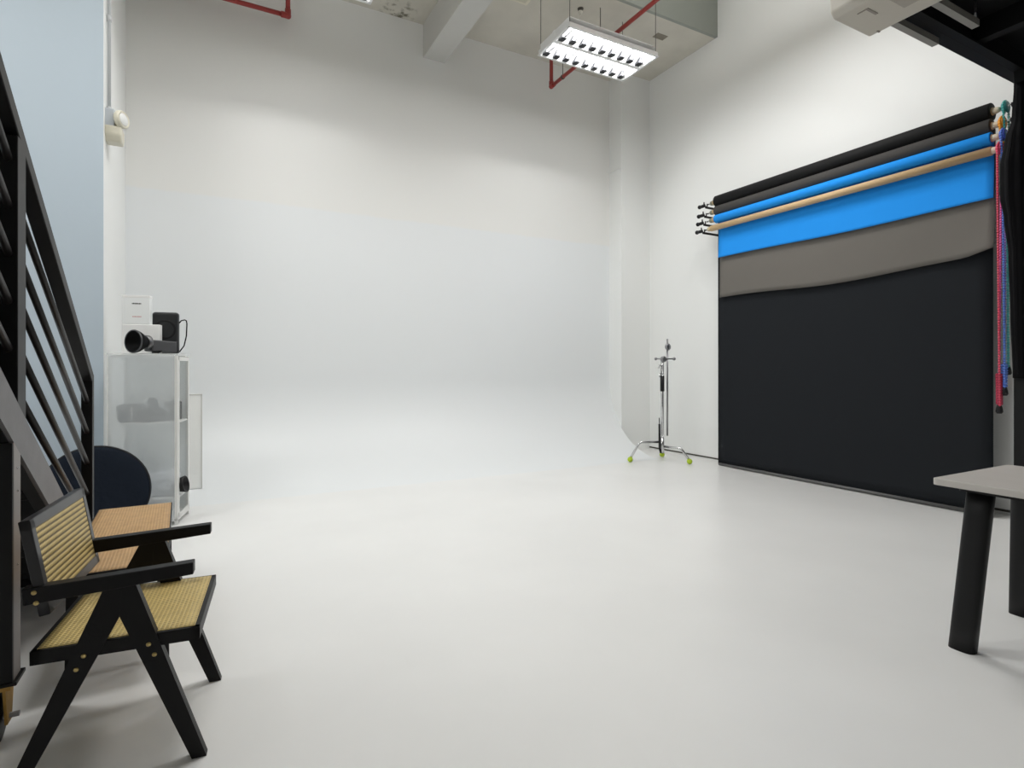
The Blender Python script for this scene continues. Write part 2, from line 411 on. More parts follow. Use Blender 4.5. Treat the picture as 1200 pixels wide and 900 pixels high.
# ------------------------------------------------------------------ staircase (rises towards the camera, parallel to y)
XS = -.55
def st_top(y): return .66*(4.03 - y)
t = thing('staircase', 'black steel staircase with sloping bar railing at the left edge', 'staircase', (-.95, 3.4, 0))
def stringer(x0, x1):
    pts = [(4.03, 0), (3.80, 0), (-.6, st_top(-.6)-.155), (-.6, st_top(-.6))]
    g = MB(); g.prism(pts, 'x', x0, x1)
    return g
stringer(XS-.012, XS).build('stringer', grey_steel, t, label='grey steel stringer')
fl = MB()
for dz in (0, -.150):
    fl.prism([(4.03+dz*1.5, max(0, dz)), (4.02+dz*1.5, 0), (-.6, st_top(-.6)+dz-.008), (-.6, st_top(-.6)+dz)], 'x', XS-.05, XS-.012)
fl.build('stringer_flange', black_steel, t)
stringer(XS-.862, XS-.85).build('stringer', black_steel, t)
for k in range(1, 17):
    y1 = 4.03 - .2803*(k-1) - .05; zt = .185*k - .03
    MB().box((XS-.849, y1-.2803-.01, zt-.03), (XS-.051, y1+.01, zt), .004).build('tread', black_steel, t)
    MB().box((XS-.849, y1-.004, zt-.185), (XS-.051, y1, zt-.03)).build('riser', black_steel, t)
def rail_z(y): return 1.158 + .635*(3.77 - y)
def bar(x, y0, y1, zf, w, h):
    """square bar along the slope, hung below the line zf"""
    g = MB(); g.prism([(y0, zf(y0)-h), (y1, zf(y1)-h), (y1, zf(y1)), (y0, zf(y0))], 'x', x-w/2, x+w/2, .003); return g
bar(XS-.025, 3.77, -.5, rail_z, .05, .062).build('handrail', black_steel, t)
MB().box((XS-.05, 3.72, .16), (XS, 3.77, 1.16), .003).build('newel_post', black_steel, t)
MB().box((XS-.06, 2.385, .96), (XS, 2.478, rail_z(2.43)-.05), .003).build('post', black_steel, t)
bz = (1.010, .845, .680, .515, .375)
bs = (.585, .59, .60, .60, .585)
for z0, sl in zip(bz, bs):
    MB().tube([(XS-.025, 3.745, z0), (XS-.025, 2.43, z0+sl*1.315)], .0125, 10).build('baluster', mat('baluster_dark', (.015, .0135, .013), .38, spec=.35), t)
for k in range(6):
    z0 = 1.10 + k*.155
    MB().tube([(XS-.025, 2.40, z0), (XS-.025, 0.6, z0+.60*1.8)], .0125, 10).build('baluster', MATS['baluster_dark'], t)
cl = MB()                                                           # channel column under the stringer
cl.box((XS-.012, 2.34, .20), (XS, 2.414, .985)); cl.box((XS-.09, 2.404, .20), (XS-.012, 2.414, .95))
MB().box((XS-.09, 2.330, .20), (XS-.001, 2.340, .96)).build('column_flange', black_steel, t)
cl.build('support_column', mat('column_steel', (.24, .215, .205), .45, bump=.05, bscale=80), t)
for z in (.875, .80, .56): MB().ball((XS+.001, 2.377, z), .004, 1).build('bolt', chrome, t)
MB().box((XS-.12, 2.325, .188), (XS+.010, 2.43, .200), .002).build('base_plate', black_steel, t)
orange = mat('yellow_caster_paint', (.42, .24, .045), .5, var=.2, vscale=20)
def caster(parent, x, y, ztop, r, col, s=1.):
    g = MB(); g.box((x-.05*s, y-.045*s, ztop-.012), (x+.05*s, y+.045*s, ztop))
    for sd in (-1, 1): g.prism([(y-.045*s, ztop-.01), (y+.045*s, ztop-.01), (y+.022*s, r-.02*s), (y-.022*s, r-.02*s)], 'x', x+sd*.034*s-.004, x+sd*.034*s+.004)
    c = g.build('caster', col, parent)
    MB().lathe([(0, -.022*s), (r*.7, -.022*s), (r, -.016*s), (r, .016*s), (r*.7, .022*s), (0, .022*s)], axisM((x, y, r), (1, 0, 0))).build('wheel', black_plastic, c)
    MB().tube([(x-.055*s, y, r), (x+.062*s, y, r)], .009*s, 8).build('axle', dark_chrome, c)
caster(t, XS-.055, 2.372, .188, .078, orange)

# right-hand support post of the mezzanine, on a caster of its own
PX, PY = 4.11, 1.45
t = thing('support_post', 'black steel post at the right edge carrying the mezzanine corner', 'post', (PX+.05, PY, 0))
MB().box((PX, PY-.05, .13), (PX+.10, PY+.05, MZ), .004).build('post', black_steel, t)
MB().box((PX-.012, PY-.06, .118), (PX+.11, PY+.06, .13)).build('base_plate', black_steel, t)
caster(t, PX+.03, PY, .118, .045, mat('brown_caster', (.30, .19, .08), .5), .75)
# gathered black drape tied to the post
def drape(u, v):
    z = 2.84 - 1.70*v
    keys = [(2.84, .010), (2.64, .03), (2.50, .095), (2.36, .135), (2.18, .135), (2.06, .10), (1.85, .062), (1.5, .045), (1.14, .02)]
    for (z0, w0), (z1, w1) in zip(keys, keys[1:]):
        if z >= z1 - 1e-6:
            k = (z0-z)/(z0-z1); k = k*k*(3-2*k); w = w0*(1-k)+w1*k; break
    a = 2*PI*u; q = 1 + .10*math.sin(7*a + 2*v)
    w *= .86
    return (PX-.003 - w*.5*(1 + math.cos(a)*min(q, 1.06)), PY+.022 + (.016+.35*w)*math.sin(a)*q, z)
tag(MB().grid(drape, 56, 40, -.003).build('drape', black_fabric, smooth=True), 'black drape bunched against the steel post, bulging beside the bead chains', 'drape')

# ------------------------------------------------------------------ cane armchair
cane_back = cane('cane_back', (.74, .56, .22), (.13, .085, .02), 'Z', 'Y', .0085, ridge=.0166)
cane_seat = cane('cane_seat', (.72, .54, .20), (.26, .18, .05), 'X', 'Y', .0125, gap=.10)
cane_bench = cane('cane_bench', (.62, .38, .17), (.30, .17, .07), 'X', 'Y', .0125, gap=.05)
O = Vector((-.021, 1.983, 0)); th = math.radians(-6)
fw = Vector((math.cos(th), math.sin(th), 0)); nr = Vector((-math.sin(th), math.cos(th), 0))
hw = .2435
loc = O - fw*.22 + nr*hw
t = thing('armchair', 'black wooden armchair with yellow cane seat and back and A-shaped legs', 'armchair', loc, th)
def P(pts): return [(s+.22, z) for s, z in pts]
for sg in (-1, 1):
    y0, y1 = (-hw, -hw+.032) if sg < 0 else (hw-.032, hw)
    MB().prism(P([(-.026, 0), (.014, 0), (-.172, .558), (-.218, .558), (-.212, .467)]), 'y', y0+.0003, y1-.0003).build('leg', black_wood, t, local=True)
    rf = 0 if sg < 0 else .035
    MB().prism(P([(-.490-rf, 0), (-.452-rf, 0), (-.213, .467), (-.205, .558), (-.250, .558)]), 'y', y0, y1).build('leg', black_wood, t, local=True)
    ya, yb = y0-.004, y1+.004
    MB().prism(P([(-.442, .582), (-.021, .604), (-.021, .567), (-.17, .556), (-.25, .549), (-.438, .536)]), 'y', ya, yb, .003).build('armrest', black_wood, t, local=True)
for s, z in ((-.139, .373), (-.124, .34), (-.299, .369), (-.317, .333), (-.413, .570), (-.408, .540)):
    y = -hw-(.004 if z > .5 else 0)
    MB().lathe([(0, .003), (.005, .003), (.007, 0), (.007, -.004)], axisM((s+.22, y, z), (0, -1, 0)), 12).build('bolt', brass, t, local=True)
    MB().lathe([(0, .003), (.005, .003), (.007, 0), (.007, -.004)], axisM((s+.22, -y, z), (0, 1, 0)), 12).build('bolt', brass, t, local=True)
ys = hw-.007
sf = MB(); s0, s1 = -.427+.22, -.005+.22
bw = .026
sf.box((s0, -ys, .361), (s1, -ys+.020, .401), .002); sf.box((s0, ys-.020, .361), (s1, ys, .401), .002)
sf.box((s0, -ys, .361), (s0+bw, ys, .401), .002); sf.box((s1-bw, -ys, .361), (s1, ys, .401), .002)
fr = sf.build('seat_frame', black_wood, t, local=True)
def seatf(u, v):
    return (s0+bw*.55+u*(s1-s0-1.1*bw), -ys+.011+v*(2*ys-.022), .4025 - .006*math.sin(PI*u)*math.sin(PI*v))
MB().grid(seatf, 12, 12, .004).build('seat', cane_seat, t, local=True)
# floating backrest board, tilted
A, B = Vector((-.392+.22, 0, .498)), Vector((-.440+.22, 0, .770))
up = (B-A).normalized(); nn = Vector((up.z, 0, -up.x))         # nn faces the sitter
H_ = (B-A).length
Mb = Matrix(((nn.x, 0, up.x, A.x), (0, 1, 0, 0), (nn.z, 0, up.z, A.z), (0, 0, 0, 1)))
bf = MB(); e = .030
bf.box((-.014, -ys, 0), (.014, -ys+e, H_), .003, Mb); bf.box((-.014, ys-e, 0), (.014, ys, H_), .003, Mb)
bf.box((-.014, -ys, H_-e), (.014, ys, H_), .003, Mb); bf.box((-.014, -ys, 0), (.014, ys, e), .003, Mb)
bf.build('back_frame', mat('black_wood_sheen', (.02, .019, .021), .30), t, local=True)
bc = MB(); bc.box((-.004, -ys+e-.004, e-.004), (.0125, ys-e+.004, H_-e+.004), 0, Mb)
bc.build('backrest', cane_back, t, local=True)

# ------------------------------------------------------------------ cane bench behind the armchair
th2 = math.radians(2.2)
t = thing('cane_bench', 'long low bench with tan woven cane top behind the armchair', 'bench', (-.335, 3.18, 0), th2)
bl, bwid, bh = .575, .172, .43
g = MB(); ir = .010
g.box((-bwid, -bl, bh-.045), (-bwid+ir, bl, bh), .002); g.box((bwid-ir, -bl, bh-.045), (bwid, bl, bh), .002)
g.box((-bwid, -bl, bh-.045), (bwid, -bl+ir, bh), .002); g.box((-bwid, bl-ir, bh-.045), (bwid, bl, bh), .002)
g.build('bench_frame', black_wood, t, local=True)
def bt(u, v): return (-bwid+.006+u*(2*bwid-.012), -bl+.006+v*(2*bl-.012), bh+.002-.006*math.sin(PI*u)**.7*math.sin(PI*v)**.5)
MB().grid(bt, 10, 24, .004).build('seat', cane_bench, t, local=True)
for sx in (-1, 1):
    for sy in (-1, 1):
        x = sx*(bwid-.025); y = sy*(bl-.15)
        lg = MB(); tbm = bmesh.new(); bmesh.ops.create_cube(tbm, size=1)
        for v in tbm.verts:
            k = .5+v.co.z; wx = .026+.016*k
            v.co = Vector((x+v.co.x*wx+sx*.012*(1-k), y+v.co.y*wx+sy*.02*(1-k), k*(bh-.04)))
        lg._merge(tbm); lg.build('leg', black_wood, t, local=True)

# ------------------------------------------------------------------ navy reflector bag leaning by the cabinet
navy = mat('navy_nylon', (.009, .0135, .023), .8, spec=.15, bump=.25, bscale=35)
Md = Matrix.Translation((-.70, 4.86, .328)) @ Matrix.Rotation(math.radians(-4), 4, 'X') @ Matrix.Rotation(PI/2, 4, 'X')
t = thing('reflector_bag', 'round navy fabric reflector bag standing against the white cabinet', 'bag', (-.70, 4.86, 0))
bgm = MB(); tb = bmesh.new()
nr_, na = 12, 64
ring0 = None
for side in (1, -1):
    rings = []
    for i in range(nr_+1):
        r = .318*i/nr_
        ring = []
        for k in range(na if i else 1):
            a = 2*PI*k/na
            z = .020*(1-(i/nr_)**6)
            z += .004*math.sin(9*a+3*r*10)*(i/nr_)*(1-(i/nr_)**4) * (1.6 if math.cos(a) < 0 else .4)
            ring.append(tb.verts.new((r*math.cos(a)*1.02, r*math.sin(a), side*(z+.004))))
        rings.append(ring)
    for i in range(nr_):
        for k in range(na):
            if i == 0: q = tb.faces.new((rings[0][0], rings[1][k], rings[1][(k+1) % na]))
            else: q = tb.faces.new((rings[i][k], rings[i+1][k], rings[i+1][(k+1) % na], rings[i][(k+1) % na]))
            q.smooth = True
    if side == 1: ring0 = rings[-1]
    else:
        for k in range(na): tb.faces.new((ring0[k], rings[-1][k], rings[-1][(k+1) % na], ring0[(k+1) % na]))
bmesh.ops.recalc_face_normals(tb, faces=tb.faces); bgm._merge(tb, Md); bgm.build('bag', navy, t)
pp = [Md @ Vector((.318*1.02*math.cos(2*PI*k/64), .318*math.sin(2*PI*k/64), 0)) for k in range(65)]
MB().tube(pp, .007, 8, caps=False).build('piping', mat('black_piping', (.006, .007, .010), .6), t)

# ------------------------------------------------------------------ white cabinet (turned a little), local x to its right, y to its back
def frosted(name, col, clear, rough=.3):
    m = bpy.data.materials.new(name); m.use_nodes = True
    nt = m.node_tree; N = nt.nodes; L = nt.links; b = N['Principled BSDF']; out = N['Material Output']
    b.inputs['Base Color'].default_value = (*col, 1); b.inputs['Roughness'].default_value = rough
    tr = N.new('ShaderNodeBsdfTransparent'); tl = N.new('ShaderNodeBsdfTranslucent'); tl.inputs['Color'].default_value = (*col, 1)
    m1 = N.new('ShaderNodeMixShader'); m1.inputs[0].default_value = .22; L.new(b.outputs[0], m1.inputs[1]); L.new(tl.outputs[0], m1.inputs[2])
    m2 = N.new('ShaderNodeMixShader'); m2.inputs[0].default_value = clear; L.new(m1.outputs[0], m2.inputs[1]); L.new(tr.outputs[0], m2.inputs[2])
    L.new(m2.outputs[0], out.inputs['Surface'])
    return m
frost = frosted('frosted_glass', (.88, .92, .94), .66)
clear = frosted('clear_glass', (.7, .74, .74), .90, .05)
CW, CD, CH = .462, .36, 1.31
thc = math.radians(-11)
CL = Vector((-.212, 5.0, 0))
t = thing('display_cabinet', 'white metal cabinet with frosted glass side, left of the backdrop wall', 'cabinet', CL, thc)
CM = ROOTM[t.name]
g = MB(); pw = .022
for x0 in (-CW, -pw):
    for y0 in (0, CD-pw): g.box((x0, y0, 0), (x0+pw, y0+pw, CH-.02), .002)
for z0 in (.03,): g.box((-CW, 0, z0), (0, CD, z0+.02), .002)
g.box((-CW+pw, .004, CH-.034), (-pw, pw, CH-.014), .002); g.box((-CW+pw, CD-pw, CH-.034), (-pw, CD, CH-.014), .002)
g.build('frame', white_metal, t, local=True)
MB().box((-CW-.004, -.004, CH-.014), (.004, CD+.004, CH), .003).build('top_panel', frosted('pale_glass_top', (.86, .88, .87), .62), t, local=True)
MB().box((-CW+.008, -.006, .03), (-.020, -.001, CH-.014)).build('side_panel', frost, t, local=True, label='frosted glass side panel')
MB().box((-CW+.006, pw, .05), (-CW+.010, CD-pw, CH-.02)).build('back_panel', frost, t, local=True)
# far side panel perforated with rows of round holes
g = MB(); g.box((-CW+pw, CD-.012, .05), (-pw, CD-.008, CH-.02)); g.build('perforated_panel', mat('panel_grey', (.78, .81, .81), .5), t, local=True)
g = MB(); row = 0; z = .80
while z < 1.27:
    for k in range(7):
        x = -.26 + k*.034 + (.017 if row % 2 else 0)
        if x < -.10: g.lathe([(0, .003), (.008, .0025), (.009, 0)], axisM((x, CD-.012, z), (0, -1, 0)), 8)
    z += .029; row += 1
g.build('hole_pattern', white_card, t, local=True)
for z in (.785, .205):
    MB().box((-CW+.012, .013, z-.012), (-.006, CD-.014, z), .002).build('shelf', white_metal, t, local=True)
dr = MB(); dr.box((-.006, pw, .05), (.002, pw+.028, CH-.025)); dr.box((-.006, CD-pw-.020, .05), (.002, CD-pw, CH-.025)); dr.box((-.006, pw, CH-.055), (.002, CD-pw, CH-.025)); dr.box((-.006, pw, .05), (.002, CD-pw, .08))
d_ = dr.build('door', white_metal, t, local=True)
MB().box((-.003, pw+.028, .08), (-.001, CD-pw-.02, CH-.055)).build('door_pane', clear, d_, local=True)
def cab(x, y, z): return CM @ Vector((x, y, z))
SH = .785
# things on the shelf
grey_cloth = mat('charcoal_cloth', (.035, .036, .042), .8, bump=.3, bscale=120)
t = thing('camera_bag', 'dark camera bag on the cabinet shelf behind the glass, left end', 'bag', cab(-.34, .16, SH), thc)
MB().box((-.085, -.10, 0), (.055, .10, .125), .03, seg=4).build('bag', grey_cloth, t, local=True)
MB().box((-.088, -.103, .07), (.058, .103, .135), .025, seg=3).build('flap', mat('charcoal_flap', (.05, .05, .058), .8), t, local=True)
MB().tube([(.02, -.106, .015), (.022, -.108, .12)], .004, 6).build('zip_pull', white_card, t, local=True)
t = thing('camera', 'black camera on the cabinet shelf behind the glass, middle', 'camera', cab(-.20, .13, SH), thc)
MB().box((-.075, -.035, 0), (.075, .035, .105), .012, seg=3).prism([(-.035, .10), (.035, .10), (.022, .185), (-.022, .185)], 'y', -.03, .03, .006).build('body', mat('camera_black', (.02, .02, .022), .5), t, local=True)
MB().lathe([(0, 0), (.045, 0), (.047, .03), (.042, .035), (.042, .08), (.036, .08), (.03, .065), (0, .06)], axisM((0, -.03, .055), (0, -1, 0)), 20).build('lens', black_plastic, t, local=True)
MB().tube([(.075, 0, .09), (.10, -.03, .10), (.115, -.04, .06), (.11, -.04, .006)], .005, 6).build('strap', mat('pale_strap', (.45, .45, .46), .7), t, local=True)
t = thing('camera_case', 'black equipment case on the cabinet shelf behind the glass, right end', 'case', cab(-.075, .20, SH), thc)
MB().box((-.05, -.07, 0), (.04, .09, .145), .01).build('case', mat('case_black', (.025, .025, .028), .6), t, local=True)
MB().tube([(0, -.05, .143), (0, -.03, .165), (0, .03, .165), (0, .05, .143)], .006, 8).build('handle', black_plastic, t, local=True)
t = thing('grip_clamp', 'small black and white clamp at the open end of the cabinet shelf', 'clamp', cab(-.022, .06, SH))
MB().box(cab(-.035, .045, SH), cab(-.012, .075, SH)+Vector((0, 0, .05)), .004).build('base', white_card, t)
MB().tube([cab(-.02, .06, SH+.05), cab(-.012, .06, SH+.10)], .018, 10).tube([cab(-.018, .06, SH+.10), cab(-.02, .06, SH+.18), cab(-.014, .06, SH+.14)], .007, 8).build('jaw', black_plastic, t)
# things on the cabinet floor
def blob(seed, sx, sy, sz, amp, sub=4):
    rnd = random.Random(seed); tb = bmesh.new(); bmesh.ops.create_icosphere(tb, subdivisions=sub, radius=1)
    dirs = [(Vector((rnd.uniform(-1, 1), rnd.uniform(-1, 1), rnd.uniform(-1, 1)))*6, rnd.uniform(0, 6)) for _ in range(10)]
    for v in tb.verts:
        k = sum(abs(math.sin(v.co.dot(d)+p)) for d, p in dirs)/10 - .6
        c = v.co*(1+amp*k); v.co = Vector((c.x*sx, c.y*sy, max(-.85, c.z)*sz))
    return tb
g = MB(); g._merge(blob(3, .11, .12, .11, .9), CM @ Matrix.Translation((-.14, .17, .206+.0935))); 
tag(g.build('plastic_bag', mat('pale_plastic_bag', (.62, .65, .69), .35)), 'crumpled pale plastic bag at the bottom of the cabinet, behind the frosted glass', 'bag')
g = MB(); g._merge(blob(5, .075, .06, .075, .5), CM @ Matrix.Translation((-.31, .18, .206+.064)))
tag(g.build('cloth_bundle', mat('grey_bundle', (.30, .32, .35), .8)), 'grey cloth bundle at the bottom of the cabinet, behind the reflector bag', 'cloth')
t = thing('lamp_dome', 'black round lamp dome poking out low at the open side of the cabinet', 'lamp dome', cab(-.012, .10, .205))
MB().lathe([(0, -.05), (.035, -.05), (.05, -.01), (.062, .03), (.065, .045), (.060, .045), (.045, .01), (0, 0)], axisM(cab(-.008, .10, .285), (.62, -.2, .12))).build('dome', black_plastic, t)
MB().box(cab(-.045, .085, .205), cab(-.015, .115, .205)+Vector((0, 0, .04)), .004).build('foot', black_plastic, t)

# ------------------------------------------------------------------ things on top of the cabinet
TP = CH
def localbox(x0, y0, x1, y1, z0, z1, bev): return MB().box((x0, y0, z0), (x1, y1, z1), bev)
t = thing('carton', 'larger white carton standing on the cabinet top, under the small box', 'box', cab(-.245, .24, TP), thc)
MB().box((-.195, -.015, 0), (.066, .055, .232), .005).build('carton', white_card, t, local=True)
t = thing('carton', 'small white box stacked on the larger carton, faint print on its front', 'box', cab(-.245, .24, TP+.232), thc)
MB().box((-.193, -.012, 0), (-.004, .052, .226), .004).build('carton', mat('white_card_cool', (.87, .89, .89), .5), t, local=True)
MB().box((-.195, -.0135, .209), (-.002, .0535, .228), .002).build('lid', white_card, t, local=True)
dk = MB(); x = -.125
for w_ in (.006, .011, .009, .012, .008, .011, .007): dk.box((x, -.0128, .157), (x+w_-.002, -.0118, .167)); x += w_
dk.build('dark_lettering', mat('print_grey', (.06, .06, .06), .6), t, local=True)
dk = MB(); x = -.122
for w_ in (.008, .007, .010, .006, .009, .008, .010, .006): dk.box((x, -.0128, .056), (x+w_-.003, -.0118, .063)); x += w_
dk.build('pink_lettering', mat('print_pink', (.62, .25, .25), .6), t, local=True)
t = thing('equipment_case', 'black square case with rounded corners and a loop strap on the cabinet top', 'case', cab(-.132, .342, TP), thc)
MB().box((-.125, -.036, 0), (.062, .030, .340), .022, seg=4).build('case', mat('case_vinyl', (.014, .015, .017), .45), t, local=True)
ring = MB(); ring.lathe([(.062, 0), (.07, .004), (.078, 0)], axisM((-.03, -.037, .20), (0, -1, 0)), 32); ring.build('embossed_ring', black_plastic, t, local=True)
MB().tube([(.062, 0, .255), (.08, -.01, .275), (.105, -.012, .282), (.117, -.012, .275), (.121, -.012, .25), (.117, -.012, .15), (.100, -.01, .07), (.064, 0, .02)], .005, 8).build('strap', black_fabric, t, local=True)
MB().ball((-.025, -.039, .09), .012, 2, (1, .6, 1.4)).build('latch', chrome, t, local=True)
# studio flash head lying on the cabinet top
fc = cab(-.295, .012, TP+.088); ax = Vector((.72, .69, -.03)).normalized()
t = thing('studio_flash', 'black studio flash lying on the cabinet top, its round reflector facing out', 'studio light', (fc.x, fc.y, TP))
MB().lathe([(0, .055), (.03, .052), (.05, .035), (.075, .004), (.080, -.004), (.087, -.004), (.088, .006), (.080, .03), (.060, .065), (.048, .085), (.045, .10), (0, .10)], axisM(fc, ax), 36).build('reflector', mat('reflector_black', (.004, .004, .0045), .6, spec=.12), t)
MB().lathe([(.0805, -.005), (.088, -.005), (.0895, 0), (.088, .004)], axisM(fc, ax), 36).build('rim', mat('rim_grey', (.10, .10, .105), .3, metal=.6), t)
MB().lathe([(0, .09), (.052, .09), (.055, .10), (.055, .118), (.050, .124), (0, .124)], axisM(fc, ax), 30).build('speed_ring', mat('ring_grey', (.17, .17, .175), .35, metal=.7), t)
q = axisM(fc, ax); rz = Vector((0, 0, 1))
bd = MB(); hx = ax.normalized(); sd = Vector((0, 0, 1)).cross(hx).normalized(); upv = hx.cross(sd)
Mx = Matrix(((hx.x, sd.x, upv.x, fc.x), (hx.y, sd.y, upv.y, fc.y), (hx.z, sd.z, upv.z, fc.z), (0, 0, 0, 1)))
bd.box((.12, -.046, -.066), (.335, .046, .018), .010, Mx, 3)
bd.build('body', mat('flash_body', (.055, .056, .06), .45), t)
MB().box((.13, -.04, .018), (.34, .04, .021), .001, Mx).build('control_panel', mat('flash_panel', (.16, .165, .17), .4), t)
MB().box((.16, -.014, -.084), (.20, .014, -.06), .004, Mx).tube([Mx @ Vector((.18, -.03, -.074)), Mx @ Vector((.18, -.065, -.062))], .008, 8).build('stand_mount', black_plastic, t)

# white board standing behind the cabinet, on the rising cove
zb = R - math.sqrt(R*R - (6.0-Y0)**2)
t = thing('foam_board', 'white board standing behind the cabinet against the backdrop wall', 'board', (-.3, 6.0, zb))
MB().box((-.60, 5.985, zb+.002), (-.064, 6.0, .95)).build('board', mat('board_grey_white', (.84, .84, .82), .5), t)
ed = MB(); ed.box((-.064, 5.98, zb+.002), (-.056, 6.004, .955), .001); ed.box((-.60, 5.98, .948), (-.056, 6.004, .957), .001); ed.build('edging', mat('edging_grey', (.60, .59, .56), .5), t)

# ------------------------------------------------------------------ backdrop rolls on the right wall
RY0, RY1 = 2.14, 4.92
paper_black = mat('black_paper', (.016, .018, .021), .9, spec=.12, bump=.03, bscale=40)
paper_black_roll = mat('black_paper_roll', (.006, .006, .0065), .7, spec=.2)
paper_grey = mat('grey_paper', (.150, .140, .127), .9, spec=.15, bump=.03, bscale=40)
paper_grey_roll = mat('dark_grey_paper', (.055, .052, .05), .8, spec=.25)
paper_blue = mat('blue_paper', (.018, .275, .80), .85, spec=.15, bump=.03, bscale=40)
card_tube = mat('cardboard_tube', (.56, .39, .21), .65, bump=.1, bscale=60, var=.06, vscale=4)
beige_plug = mat('beige_plug', (.62, .54, .42), .5)
RO = [  # x, z, radius, y left end (far), y right end
    (5.445, 3.222, .070, 4.86, 2.12), (5.430, 3.103, .060, 4.85, 2.115), (5.415, 3.002, .050, 4.845, 2.11), (5.400, 2.899, .035, 4.86, 2.11)]
WO = [.085, .066, .074, .058]                                      # how far each chain wheel sits beyond its roll
CHC = [mat('chain_teal', (.02, .22, .22), .35), mat('chain_orange', (.75, .30, .02), .35), mat('chain_blue', (.05, .10, .55), .35), mat('chain_pink', (.62, .05, .16), .35)]
NAMES = ['black paper backdrop roll, topmost of the rack, its sheet falling to the floor', 'dark grey paper backdrop roll, second from the top, short grey sheet', 'bright blue paper backdrop roll with a short blue sheet hanging', 'bare tan cardboard tube, lowest on the backdrop rack']
for i, (x, z, r, yl, yr) in enumerate(RO):
    t = thing('backdrop_roll' if i < 3 else 'cardboard_tube', NAMES[i], 'backdrop roll' if i < 3 else 'tube', (x, (yl+yr)/2, z), 0, 'rolls on the backdrop rack')
    if i < 3:
        MB().lathe([(.026, 0), (r-.004, 0), (r, .004), (r, yl-yr-.004), (r-.004, yl-yr), (.026, yl-yr)], axisM((x, yr, z), (0, 1, 0)), 36).build('paper_roll', [paper_black_roll, paper_grey_roll, paper_blue][i], t)
    cr = .030 if i < 3 else r
    MB().lathe([(0, 0), (cr, 0), (cr, yl-yr+.05), (0, yl-yr+.05)], axisM((x, yr-.006, z), (0, 1, 0)), 24).build('core', card_tube, t)
    MB().lathe([(0, 0), (.016, 0), (.022, .012), (.026, .03), (.026, .048), (0, .048)], axisM((x, yr-.052, z), (0, 1, 0)), 20).build('end_plug', beige_plug, t)
    MB().lathe([(0, 0), (.024, 0), (.03, .01), (.026, .05), (0, .05)], axisM((x, yl+.035, z), (0, 1, 0)), 20).build('end_plug', mat('olive_plug', (.22, .21, .15), .5) if i < 3 else mat('wooden_plug', (.50, .42, .25), .6), t)
    MB().tube([(x, yr-.15, z+.012), (x, yr-.035, z)], .007, 8).build('axle', chrome, t)
    MB().tube([(x, yl+.06, z), (x, yl+.14, z)], .008, 8).build('axle', chrome, t)
    MB().lathe([(0, 0), (.040, 0), (.046, .006), (.036, .012), (.036, .02), (.046, .026), (.040, .032), (0, .032)], axisM((x, yr-WO[i]-.016, z), (0, 1, 0)), 20).build('chain_wheel', CHC[i], t)
    if i == 0:
        xs = 5.514
        def sheet(u, v):
            zz = z - .012 - v*(z-.030); k = min(1, v*4)
            return (xs + .002*(1-k) + .003*math.sin(6*u+1)*v, 4.90-u*(4.90-2.14), zz)
        s_ = MB().grid(sheet, 24, 30, .0015).build('paper_sheet', paper_black, t)
        MB().tube([(xs-.004, 2.16, .022), (xs-.004, 4.88, .022)], .016, 10).build('bottom_bar', mat('bar_grey', (.10, .10, .10), .45), t)
    elif i == 1:
        def sheet(u, v):
            y = 4.85-u*(4.85-2.115); bot = 2.055 + .045*u - .03*math.sin(PI*u) + .012*math.sin(9*u) + (.045*max(0, (u-.93)/.07))
            zz = (z-.012)*(1-v)+bot*v
            return (5.491 - .012*v*v - .035*v**6*max(0, (u-.85)/.15) + .004*math.sin(7*u+2*v)*v, y, zz)
        MB().grid(sheet, 48, 20, .0015).build('paper_sheet', paper_grey, t)
    elif i == 2:
        def sheet(u, v):
            y = 4.845-u*(4.845-2.115); bot = 2.538 - .012*math.sin(PI*u) + .006*math.sin(8*u)
            zz = z-.01 - (z-.01-bot)*v
            bulge = .022*math.sin(PI*min(1, v*1.6))
            return (5.466 - .014*v*v + .002*math.sin(9*u)*v, y, zz)
        MB().grid(sheet, 40, 20, .0015).build('paper_sheet', paper_blue, t)
# wall brackets: upright plate with four hooked arms at either end
for nm, y, lab in (('wall_bracket', 5.03, 'black four-hook bracket at the far left end of the backdrop rolls'), ('wall_bracket', 1.985, 'black four-hook bracket at the near right end of the backdrop rolls')):
    t = thing(nm, lab, 'bracket', (W, y, 3.08), 0, 'backdrop brackets')
    MB().box((W-.012, y-.02, 2.84), (W, y+.02, 3.34), .002).build('plate', black_steel, t)
    for x, z, r, yl, yr in RO:
        a = MB(); a.box((x-.01, y-.006, z-.040), (W-.012, y+.006, z-.014), .002)
        a.tube([(x-.026, y, z+.012), (x-.022, y, z-.010), (x, y, z-.022), (x+.022, y, z-.010), (x+.024, y, z+.02)], .008, 8)
        a.build('hook', black_steel, t)
        if y > 4:
            k = MB(); k.tube([(x, y+.02, z), (x, y+.085, z)], .020, 12); k.ball((x, y+.10, z), .026); k.tube([(x, y+.03, z), (x, y+.03, z+.045)], .008, 8); k.build('knob', black_plastic, t)
